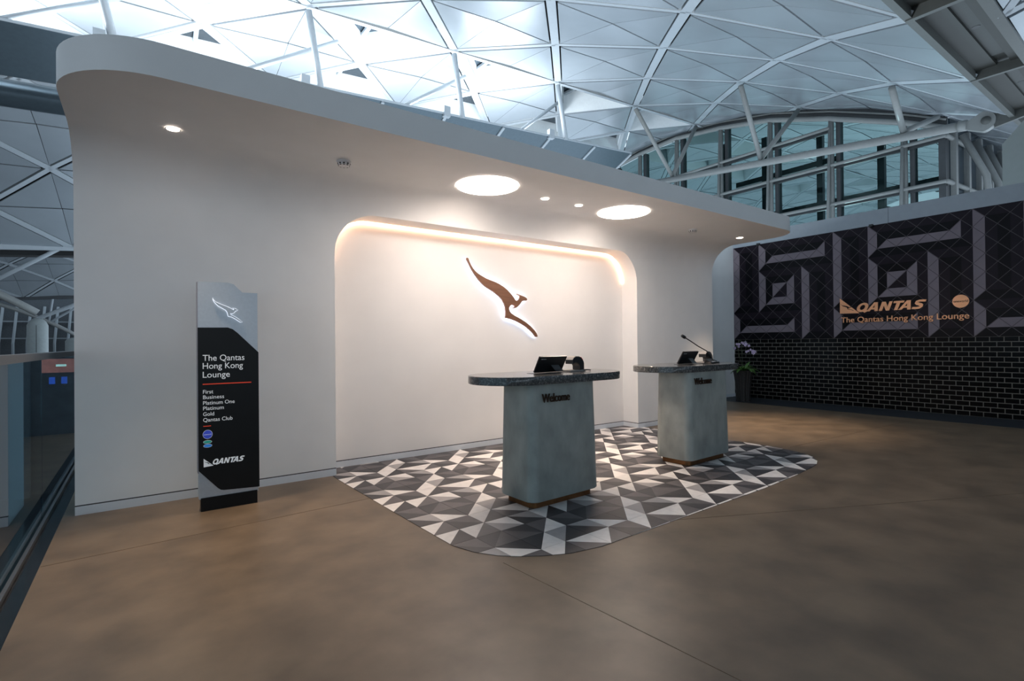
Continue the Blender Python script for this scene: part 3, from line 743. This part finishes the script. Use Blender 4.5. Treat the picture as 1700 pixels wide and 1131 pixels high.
def scanner(label, Wd, x, y, zt, red):
    t = thing('document_scanner', label, 'scanner', Wd(x+.08, y, zt), 'passport readers')
    z = zt+.004
    pf = [(0, .115), (.02, .14), (.05, .152), (.10, .15), (.13, .135), (.158, .1), (.165, .08), (.165, .012), (.105, .012), (.105, .05), (.09, .075), (.07, .088), (.045, .092), (.02, .085), (.0, .075)]
    MB().prism(pf, lambda u, v: Wd(x+u, y-.05, z+v), lambda u, v: Wd(x+u, y+.06, z+v)).build('arched_body', 'black_plastic', t)
    MB().prism(rrect(-.05, .18, -.07, .08, .015, 3), lambda u, v: Wd(x+u, y+v, z-.003), lambda u, v: Wd(x+u, y+v, z+.012)).build('base_plate', 'grey_plastic', t)
    MB().prism([(.0, .117), (.02, .1405), (.05, .1525), (.10, .1505), (.10, .155), (.05, .157), (.018, .144), (-.003, .119)], lambda u, v: Wd(x+u, y-.046, z+v), lambda u, v: Wd(x+u, y+.056, z+v)).build('top_cover', 'grey_plastic', t)
    if red: MB().prism([(.118, .143), (.148, .115), (.15, .117), (.12, .146)], lambda u, v: Wd(x+u, y-.052, z+v), lambda u, v: Wd(x+u, y+.0, z+v)).build('red_label', 'red_label', t)
    MB().tube([Wd(x+.12, y-.05, z+.01), Wd(x+.17, y-.09, z+.012), Wd(x+.21, y-.1, z+.006)], .006, 6).build('cable', 'white_plastic' if not red else 'black_plastic', t)
scanner('black arched document scanner with a red label on the nearer desk', D1, .40, .12, 1.2, True)
scanner('black arched document scanner behind the microphone on the farther desk', D2, .60, .22, 1.205, False)
mic = thing('microphone', 'black gooseneck microphone on the farther desk', 'microphone', D2(.5, .15, 1.205))
MB().prism(rrect(.40, .62, -.03, .09, .02, 3), lambda x, y: D2(x, y, 1.209), lambda x, y: D2(.52+(x-.52)*.9, y, 1.225+max(0, y+.03)*.35)).build('base', 'black_plastic', mic)
gp = [Vector(p) for p in ((6.28, 4.06, 1.225), (6.30, 4.10, 1.32), (6.26, 4.15, 1.375), (6.151, 4.2, 1.438), (5.98, 4.2, 1.51), (5.86, 4.2, 1.556))]
MB().tube(gp, .0075, 8).build('gooseneck', 'black_plastic', mic, True)
MB().tube([(5.875, 4.2, 1.55), (5.865, 4.2, 1.554), (5.84, 4.2, 1.565), (5.80, 4.2, 1.58), (5.79, 4.2, 1.584)], [.008, .019, .022, .02, .01], 12).build('head', 'black_plastic', mic, True)
for dx in (.46, .5, .58): MB().prism(rrect(dx, dx+.022, -.015, .0, .004, 2), lambda x, y: D2(x, y, 1.222), lambda x, y: D2(x, y, 1.236)).build('button', 'white_plastic', mic)

# ---- heavy slanted letters cut from plate
def plate_letter(name, loops, fn0, fn1, m, parent):
    bm = bmesh.new(); es = []; rings = []
    for lp in loops:
        vs_ = [bm.verts.new(fn1(*p)) for p in lp]; rings.append(vs_)
        es += [bm.edges.new((vs_[i], vs_[(i+1) % len(vs_)])) for i in range(len(vs_))]
    bmesh.ops.triangle_fill(bm, use_beauty=True, edges=es)
    caps = list(bm.faces); back = {}
    for lp, vs_ in zip(loops, rings):
        for p, v in zip(lp, vs_): back[v] = bm.verts.new(fn0(*p))
    for f in caps: bm.faces.new([back[v] for v in f.verts][::-1])
    for vs_ in rings:
        for i in range(len(vs_)): a, b = vs_[i], vs_[(i+1) % len(vs_)]; bm.faces.new((a, back[a], back[b], b))
    bmesh.ops.recalc_face_normals(bm, faces=bm.faces)
    me = bpy.data.meshes.new(name); bm.to_mesh(me); bm.free(); me.materials.append(MAT[m]); return link(name, me, parent)

# ---- kangaroo emblem on the niche wall
KAN = [(3.747,2.722),(3.769,2.715),(3.787,2.669),(3.813,2.621),(3.847,2.577),(3.885,2.54),(3.927,2.512),(3.97,2.491),(4.065,2.45),(4.135,2.43),(4.224,2.407),(4.296,2.382),(4.378,2.343),(4.445,2.3),(4.506,2.248),(4.553,2.203),(4.59,2.159),(4.613,2.148),(4.636,2.152),(4.659,2.171),(4.674,2.198),(4.671,2.218),(4.644,2.233),(4.616,2.255),(4.683,2.238),(4.754,2.217),(4.793,2.2),(4.818,2.176),(4.802,2.157),(4.753,2.152),(4.718,2.144),(4.697,2.119),(4.671,2.09),(4.638,2.06),(4.6,2.037),(4.554,2.028),(4.509,2.035),(4.547,2.04),(4.574,2.053),(4.57,2.069),(4.54,2.078),(4.504,2.07),(4.483,2.045),(4.476,2.014),(4.483,1.984),(4.509,1.956),(4.578,1.917),(4.673,1.879),(4.778,1.827),(4.876,1.764),(4.955,1.698),(4.994,1.652),(5.014,1.613),(5.002,1.597),(4.977,1.599),(4.938,1.641),(4.875,1.694),(4.797,1.746),(4.71,1.792),(4.615,1.832),(4.511,1.863),(4.446,1.876),(4.407,1.879),(4.412,1.929),(4.412,1.99),(4.402,2.05),(4.38,2.102),(4.344,2.153),(4.294,2.196),(4.231,2.238),(4.16,2.276),(4.09,2.309),(4.026,2.345),(3.969,2.391),(3.918,2.443),(3.868,2.502),(3.821,2.571),(3.78,2.644),(3.744,2.701)]
def ccw(p): return p if sum(a[0]*b[1]-b[0]*a[1] for a, b in zip(p, p[1:]+p[:1])) > 0 else p[::-1]
def shape(name, poly, fn0, fn1, m, parent, tri=True):    # prism with triangulated caps (concave outlines)
    bm = bmesh.new(); a = [bm.verts.new(fn0(*p)) for p in poly]; b = [bm.verts.new(fn1(*p)) for p in poly]; n = len(poly)
    f0 = bm.faces.new(a[::-1]); f1 = bm.faces.new(b)
    for i in range(n): bm.faces.new((a[i], a[(i+1) % n], b[(i+1) % n], b[i]))
    bmesh.ops.triangulate(bm, faces=[f0, f1]); bmesh.ops.recalc_face_normals(bm, faces=bm.faces)
    me = bpy.data.meshes.new(name); bm.to_mesh(me); bm.free(); me.materials.append(MAT[m]); return link(name, me, parent)
def shrink(poly, d):
    poly = ccw(poly); out = []; n = len(poly)
    for i in range(n):
        a, b, c = Vector(poly[i-1]), Vector(poly[i]), Vector(poly[(i+1) % n])
        e1 = (b-a).normalized(); e2 = (c-b).normalized(); nn = Vector((-e1.y-e2.y, e1.x+e2.x))
        out.append(tuple(b + (nn.normalized()*d if nn.length > 1e-6 else Vector((0, 0)))))
    return out
em = thing('wall_emblem', 'copper leaping kangaroo emblem with a white halo on the niche wall', 'emblem', (4.4, YN, 1.6))
KC = ccw(KAN)
plate_letter('emblem_plate', [KC], lambda x, z: (x, 6.305, z), lambda x, z: (x, 6.272, z), 'copper', em)
KH = shrink([p for i_, p in enumerate(KAN) if not 34 <= i_ <= 42], .005)
plate_letter('halo_light', [KH], lambda x, z: (x, 6.312, z), lambda x, z: (x, 6.306, z), 'halo', em)

# ---- totem sign
TY = 5.42
to = thing('totem_sign', 'tall silver and black directory totem standing against the white wall', 'sign', (.66, TY+.06, 0))
fr = lambda d: (lambda x, z: (x, TY-d, z))
MB().box((.427, TY+.005, 0), (.891, TY+.095, .122)).build('plinth', 'sign_black', to)
MB().box((.413, TY+.012, .112), (.902, TY+.10, 2.004)).build('back_panel', 'silver', to)
shape('upper_silver_panel', [(.411, 1.60), (.9, 1.35), (.9, 1.882), (.74, 2.035), (.70, 2.078), (.65, 2.09), (.411, 2.087)], fr(-.012), fr(-.004), 'silver', to)
MB().box((.411, TY+.012, 1.9), (.60, TY+.10, 2.087)).build('upper_shoulder', 'silver', to)
MB().box((.405, TY+.006, .35), (.4125, TY+.098, 2.085)).build('side_strip', 'silver_side', to)
shape('black_panel', [(.409, 1.669), (.648, 1.672), (.688, 1.657), (.728, 1.623), (.906, 1.437), (.908, .153), (.611, .171), (.585, .177), (.562, .196), (.411, .374)], fr(-.008), fr(.006), 'sign_black', to)
plate_letter('kangaroo_emblem', [ccw([(0.528,1.944),(0.535,1.923),(0.552,1.904),(0.579,1.891),(0.613,1.877),(0.648,1.863),(0.676,1.848),(0.696,1.834),(0.701,1.84),(0.69,1.853),(0.712,1.848),(0.733,1.837),(0.711,1.827),(0.698,1.809),(0.68,1.801),(0.669,1.805),(0.672,1.79),(0.707,1.773),(0.739,1.751),(0.769,1.725),(0.751,1.724),(0.715,1.751),(0.679,1.772),(0.652,1.778),(0.646,1.812),(0.633,1.833),(0.605,1.85),(0.571,1.871),(0.544,1.901),(0.531,1.927)])], fr(.006), fr(.012), 'silver', to)
plate_letter('emblem_glow', [shrink(ccw([(0.528,1.944),(0.535,1.923),(0.552,1.904),(0.579,1.891),(0.613,1.877),(0.648,1.863),(0.676,1.848),(0.696,1.834),(0.701,1.84),(0.69,1.853),(0.712,1.848),(0.733,1.837),(0.711,1.827),(0.698,1.809),(0.68,1.801),(0.669,1.805),(0.672,1.79),(0.707,1.773),(0.739,1.751),(0.769,1.725),(0.751,1.724),(0.715,1.751),(0.679,1.772),(0.652,1.778),(0.646,1.812),(0.633,1.833),(0.605,1.85),(0.571,1.871),(0.544,1.901),(0.531,1.927)]), -.003)], fr(.004), fr(.0055), 'halo_soft', to)
TX = lambda nm, s, x0, x1, z, cap, m='sign_white', sh=0, bo=.004: text(nm, s, m, to, (x0, TY-.006, z), (1, 0, 0), (0, 0, 1), x1-x0, cap, .0012, sh, bo) if sh else words(nm, s, m, to, (x0, TY-.006, z), (1, 0, 0), (0, 0, 1), x1-x0, cap, .0012, bo)
TX('title_lettering', 'The Qantas', .446, .785, 1.367, .05); TX('title_lettering', 'Hong Kong', .446, .772, 1.294, .05); TX('title_lettering', 'Lounge', .446, .663, 1.214, .05)
for s, x1, z in (('First', .528, 1.069), ('Business', .615, 1.02), ('Platinum One', .701, .968), ('Platinum', .612, .919), ('Gold', .534, .867), ('Qantas Club', .683, .814)): TX('list_lettering', s, .447, x1, z, .031)
MB().box((.445, TY-.0075, 1.150), (.842, TY-.006, 1.159)).build('red_rule', 'sign_red', to)
MB().box((.448, TY-.0075, .770), (.508, TY-.006, .777)).build('red_rule', 'sign_red', to)
def ell(cx, cz, rx, rz, n=28): return [(cx+rx*math.cos(2*PI*k/n), cz+rz*math.sin(2*PI*k/n)) for k in range(n)]
for nm, e, m in (('alliance_badge', (.4815, .698, .036, .038), 'sign_blue'), ('green_badge', (.481, .630, .032, .0125), 'sign_green'), ('azure_badge', (.482, .595, .032, .0135), 'sign_azure')):
    MB().prism(ell(e[0], e[1], e[2]+.0025, e[3]+.0025), fr(.006), fr(.0066)).build(nm+'_rim', 'sign_white', to)
    MB().prism(ell(*e), fr(.006), fr(.0075)).build(nm, m, to)
text('badge_lettering', 'oneworld', 'sign_white', to, (.453, TY-.0076, .693), (1, 0, 0), (0, 0, 1), .057, .010, .0006, 0, .004)
shape('tail_emblem', ccw([(.449, .48), (.449, .403), (.527, .409)]), fr(.006), fr(.0072), 'sign_white', to)
tk = [(x*.075/1.27+.2285+.006, z*.07/1.125+.3) for x, z in KC]
plate_letter('tail_kangaroo', [[(.452+(x-3.744)/1.27*.06, .418+(z-1.6)/1.12*.04) for x, z in KC]], fr(.0072), fr(.0076), 'sign_black', to)

# ---- wordmark letters
def thick(path, ws):
    L, R_ = [], []
    for i, p in enumerate(path):
        a = Vector(path[max(i-1, 0)]); b = Vector(path[min(i+1, len(path)-1)]); d = (b-a).normalized(); nn = Vector((-d.y, d.x))*ws[i]/2
        L.append(tuple(Vector(p)+nn)); R_.append(tuple(Vector(p)-nn))
    return L+R_[::-1]
GA = [[(0,0),(.40,1),(.70,1),(.98,0),(.70,0),(.645,.2),(.345,.2),(.27,0)], [(.425,.40),(.585,.40),(.515,.70)]]
GN = [[(0,0),(0,1),(.28,1),(.60,.46),(.60,1),(.86,1),(.86,0),(.59,0),(.26,.56),(.26,0)]]
GT = [[(.28,0),(.28,.77),(0,.77),(0,1),(.84,1),(.84,.77),(.56,.77),(.56,0)]]
GQ = [[(.48+.48*math.cos(a), .49+.52*math.sin(a)) for a in [-.5+2*PI*k/30*.92 for k in range(30)]]+[(.80,-.13),(1.06,.03)], [(.47+.22*math.cos(2*PI*k/20), .49+.28*math.sin(2*PI*k/20)) for k in range(20)]]
GS = [thick([(.86,.86),(.62,.885),(.38,.88),(.22,.80),(.20,.68),(.32,.57),(.52,.50),(.66,.40),(.68,.27),(.56,.15),(.34,.115),(.02,.14)], [.22,.22,.23,.25,.26,.27,.28,.27,.26,.25,.23,.22])]
WORD = [(GQ, 0, .98), (GA, .94, .98), (GN, 2.0, .86), (GT, 2.96, .84), (GA, 3.58, .98), (GS, 4.60, .86)]
def wordmark(m, parent, org, right, up, width, cap, depth):
    sh = .30; tot = 4.60+.9+sh*.8; right = Vector(right); up = Vector(up); nn = right.cross(up); org = Vector(org)
    for loops, x0, _ in WORD:
        f = lambda d: (lambda x, y: org+right*((x0+x+sh*y)/tot*width)+up*(y*cap)+nn*d)
        plate_letter('brand_letter', loops, f(0), f(depth), m, parent)
wordmark('sign_white', to, (.515, TY-.006, .418), (1, 0, 0), (0, 0, 1), .266, .05, .0012)

# ---- copper sign on the mural
ms = thing('wall_sign', 'copper lettering and winged triangle logo mounted on the dark mural', 'sign', (RX, 4.2, 1.9))
SX = RX-.03
shape('logo_triangle', ccw([(-5.187, 2.462), (-5.19, 2.114), (-4.793, 2.107)]), lambda u, z: (SX+.02, -u, z), lambda u, z: (SX, -u, z), 'copper_sign', ms)
plate_letter('logo_kangaroo', [[(-5.175+(x-3.744)/1.27*.27, 2.165+(z-1.6)/1.12*.17) for x, z in KC]], lambda u, z: (SX, -u, z), lambda u, z: (SX-.002, -u, z), 'mural_black', ms)
wordmark('copper_sign', ms, (SX+.02, 4.87, 2.135), (0, -1, 0), (0, 0, 1), 1.29, .195, .024)
words('lounge_lettering', 'The Qantas Hong Kong Lounge', 'copper_sign', ms, (SX+.02, 5.168, 1.906), (0, -1, 0), (0, 0, 1), 2.26, .11, .024, .006)
al = thing('alliance_sign', 'round copper disc with lettering mounted on the mural', 'sign', (RX, 3.035, 2.13))
MB().prism(ell(-3.035, 2.248, .128, .128), lambda u, z: (SX+.02, -u, z), lambda u, z: (SX, -u, z)).build('disc', 'copper_sign', al)
text('disc_lettering', 'oneworld', 'bronze_dark', al, (SX-.0005, 3.145, 2.228), (0, -1, 0), (0, 0, 1), .222, .042, .002, 0, .015)
# small black clip light on top of the mural
for y, lab in ((4.54, 'right of the band joint'), (7.1, 'under the canopy tip')):
    tag(MB().box((RX-.07, y-.035, 4.0), (RX-.01, y+.035, 4.05)).add([(RX-.07, y-.02, 4.0), (RX-.07, y+.02, 4.0), (RX-.03, y, 3.975)], [(0, 1, 2)]).build('mural_clip', 'black_plastic'), 'small black clip on the mural edge, %s' % lab, 'clip', 'black clips on the mural edge')

# ---- soffit lights and detectors
for x, y, lab in ((3.316, 5.07, 'large round luminous ceiling disc above the nearer desk'), (5.606, 5.02, 'large round luminous ceiling disc above the farther desk')):
    t = thing('ceiling_light', lab, 'ceiling light', (x, y, ZS), 'large luminous discs')
    MB().lathe((x, y, ZS-.006), [(.36, 0), (.365, .004)], 48).build('diffuser', 'disc_glow', t)
    mb = MB(); n = 48
    mb.v = [Vector((x+r*math.cos(2*PI*k/n), y+r*math.sin(2*PI*k/n), z)) for r, z in ((.362, ZS-.008), (.375, ZS-.004)) for k in range(n)]
    mb.f = [(k, (k+1) % n, (k+1) % n+n, k+n) for k in range(n)]; mb.build('trim_ring', 'white_paint', t)
for x, y, lab, wt, aim_ in ((.223, 5.237, 'small recessed downlight at the left end of the canopy', .8, (.05, -.28, -1)), (4.222, 5.102, 'small recessed downlight between the large discs, left one', .35, (0, -.1, -1)), (4.805, 5.094, 'small recessed downlight between the large discs, right one', .35, (0, -.1, -1)), (8.729, 5.084, 'small recessed downlight at the right tip of the canopy', 1.5, (.08, -.1, -1))):
    t = thing('downlight', lab, 'downlight', (x, y, ZS), 'small canopy downlights')
    MB().lathe((x, y, ZS-.004), [(.046, 0), (.048, .003)], 24).build('lens', 'lamp_glow', t)
    mb = MB(); n = 24
    mb.v = [Vector((x+r*math.cos(2*PI*k/n), y+r*math.sin(2*PI*k/n), z)) for r, z in ((.048, ZS-.005), (.06, ZS-.003)) for k in range(n)]
    mb.f = [(k, (k+1) % n, (k+1) % n+n, k+n) for k in range(n)]; mb.build('trim_ring', 'white_paint', t)
    lamp('lamp', 'SPOT', (x, y, ZS-.03), SPOT_W*wt, (1, .76, .54), t, aim_, spot_size=math.radians(72), spot_blend=1.0, shadow_soft_size=.05)
for x, y, lab in ((1.669, 5.2, 'smoke detector on the canopy left of the first large disc'), (7.409, 5.136, 'smoke detector on the canopy near its right tip')):
    t = thing('smoke_detector', lab, 'smoke detector', (x, y, ZS), 'smoke detectors')
    MB().lathe((x, y, ZS), [(.045, -.05), (.06, -.042), (.065, -.02), (.058, -.018), (.07, -.016), (.072, 0)], 24).build('housing', 'white_plastic', t, False)
    for k in range(10):
        a = 2*PI*k/10; MB().bar((x+.053*math.cos(a), y+.053*math.sin(a), ZS-.049), (x+.064*math.cos(a), y+.064*math.sin(a), ZS-.026), .018, .002, (math.cos(a), math.sin(a), 0)).build('vent_slot', 'black_plastic', t)

# ---- orchid in a tall pot
px_, py_ = 12.2, 7.06
pt_ = thing('plant_pot', 'tall dark ribbed tapering pot beside the brick wall', 'pot', (px_, py_, 0))
n = 40; mb = MB(); base = 0
for z, r in ((.003, .155), (.2, .165), (.45, .18), (.65, .205), (.76, .225), (.76, .20), (.72, .195)):
    mb.v += [Vector((px_+r*(1+(.03 if k % 2 else -.03))*math.cos(2*PI*k/n), py_+r*(1+(.03 if k % 2 else -.03))*math.sin(2*PI*k/n), z)) for k in range(n)]
for i in range(6):
    for k in range(n): mb.f.append((i*n+k, i*n+(k+1) % n, (i+1)*n+(k+1) % n, (i+1)*n+k))
mb.f.append(tuple(range(n))[::-1]); mb.f.append(tuple(range(6*n, 7*n))); mb.build('pot_body', 'pot', pt_)
pl_ = thing('orchid', 'lilac moth orchid with broad leaves growing in the tall pot', 'plant', (px_, py_, .72))
def leaf(mb, base, d, L, wd, rise, droop):
    d = Vector((d[0], d[1], 0)).normalized(); s = Vector((-d.y, d.x, 0)); pts = []
    for i in range(7):
        t = i/6; c = Vector(base)+d*L*t+Vector((0, 0, rise*t-droop*t*t)); hw = wd*math.sin(PI*min(.98, .12+.86*t))**.7/2
        pts += [c-s*hw+Vector((0, 0, .012*hw/wd)), c-Vector((0, 0, .012)), c+s*hw+Vector((0, 0, .012*hw/wd))]
    b = len(mb.v); mb.v += pts
    for i in range(6):
        for k in range(2): mb.f.append((b+i*3+k, b+i*3+k+1, b+i*3+k+4, b+i*3+k+3)); mb.mi.append(0)
    return mb
for k in range(16):
    a = k*2.4; ra = random.uniform(.22, .36)
    leaf(MB(), (px_+.05*math.cos(a), py_+.05*math.sin(a), .775), (math.cos(a), math.sin(a)), ra, .085, random.uniform(.12, .34), random.uniform(.08, .3)).build('leaf', 'leaf', pl_, True)
R3 = RV.copy(); R3.z = 0; R3.normalize()
B0 = Vector((px_, py_, .765))
heads = []
for (dx0, h, dx1) in ((-.14, 1.42, .02), (-.03, 1.38, .16)):
    c = [B0, B0+R3*dx0*.5+Vector((0, 0, .3)), B0+R3*dx0+Vector((0, 0, h-.80)), B0+R3*(dx0*.7)+Vector((0, 0, h-.69)), B0+R3*((dx0+dx1)/2)+Vector((0, 0, h-.66)), B0+R3*dx1+Vector((0, 0, h-.72)), B0+R3*(dx1+.08)+Vector((0, 0, h-.80))]
    MB().tube(c, .006, 6).build('flower_stem', 'stem', pl_, True); heads += c[2:]
fl_pts = [B0+R3*a+Vector((random.uniform(-.03, .03), random.uniform(-.03, .03), b)) for a, b in ((-.15, .66), (-.12, .60), (-.17, .56), (-.05, .70), (-.08, .66), (-.01, .68), (.08, .70), (.10, .66), (.06, .64), (.15, .62), (.20, .52), (.24, .49), (.17, .49), (.23, .44), (.29, .47), (.10, .47), (.28, .43))]
vd = (Vector((0, 0, 1.5))-B0).normalized()
for p in fl_pts:
    mb = MB(); ax = (vd+Vector((random.uniform(-.5, .5), random.uniform(-.5, .5), random.uniform(-.3, .3)))).normalized(); s = ax.orthogonal().normalized(); u = ax.cross(s); r = random.uniform(.035, .048); ph = random.uniform(0, 6)
    for k in range(5):
        a = ph+2*PI*k/5; d = s*math.cos(a)+u*math.sin(a); e = ax.cross(d)
        b = len(mb.v); mb.v += [p+ax*.012, p+d*r*.55+e*r*.42, p+d*r+ax*.006, p+d*r*.55-e*r*.42, p+d*r*.5-ax*.008]; mb.f += [(b, b+1, b+2), (b, b+2, b+3), (b, b+3, b+4), (b+1, b+4, b+2), (b, b+4, b+1), (b+2, b+4, b+3)]; mb.mi += [0]*6
    mb.build('flower', 'petal', pl_)
# pieces that sit on one part of their thing become sub-parts of that part
SUB = {'maker_lettering': 'screen_panel', 'display': 'screen_panel', 'welcome_lettering': 'body', 'equipment_well': 'countertop', 'title_lettering': 'black_panel', 'list_lettering': 'black_panel',
       'red_rule': 'black_panel', 'alliance_badge': 'black_panel', 'green_badge': 'black_panel', 'azure_badge': 'black_panel', 'alliance_badge_rim': 'black_panel', 'green_badge_rim': 'black_panel',
       'azure_badge_rim': 'black_panel', 'badge_lettering': 'black_panel', 'tail_emblem': 'black_panel', 'tail_kangaroo': 'black_panel', 'brand_letter': 'black_panel', 'kangaroo_emblem': 'upper_silver_panel',
       'emblem_glow': 'upper_silver_panel', 'red_label': 'arched_body', 'disc_lettering': 'disc', 'logo_kangaroo': 'logo_triangle', 'vent_slot': 'housing', 'pin': 'eye_plate', 'shaft_joint': 'shaft', 'button': 'base',
       'sign_letter_strip': 'sign_board'}
for o in list(bpy.data.objects):
    k = SUB.get(o.name.split('.')[0])
    if k and o.parent and o.parent.type == 'EMPTY':
        for c in o.parent.children:
            if c.name.split('.')[0] == k: o.parent = c; o.matrix_parent_inverse = Matrix(); break
for o in bpy.data.objects:
    if '_base' in o: del o['_base']
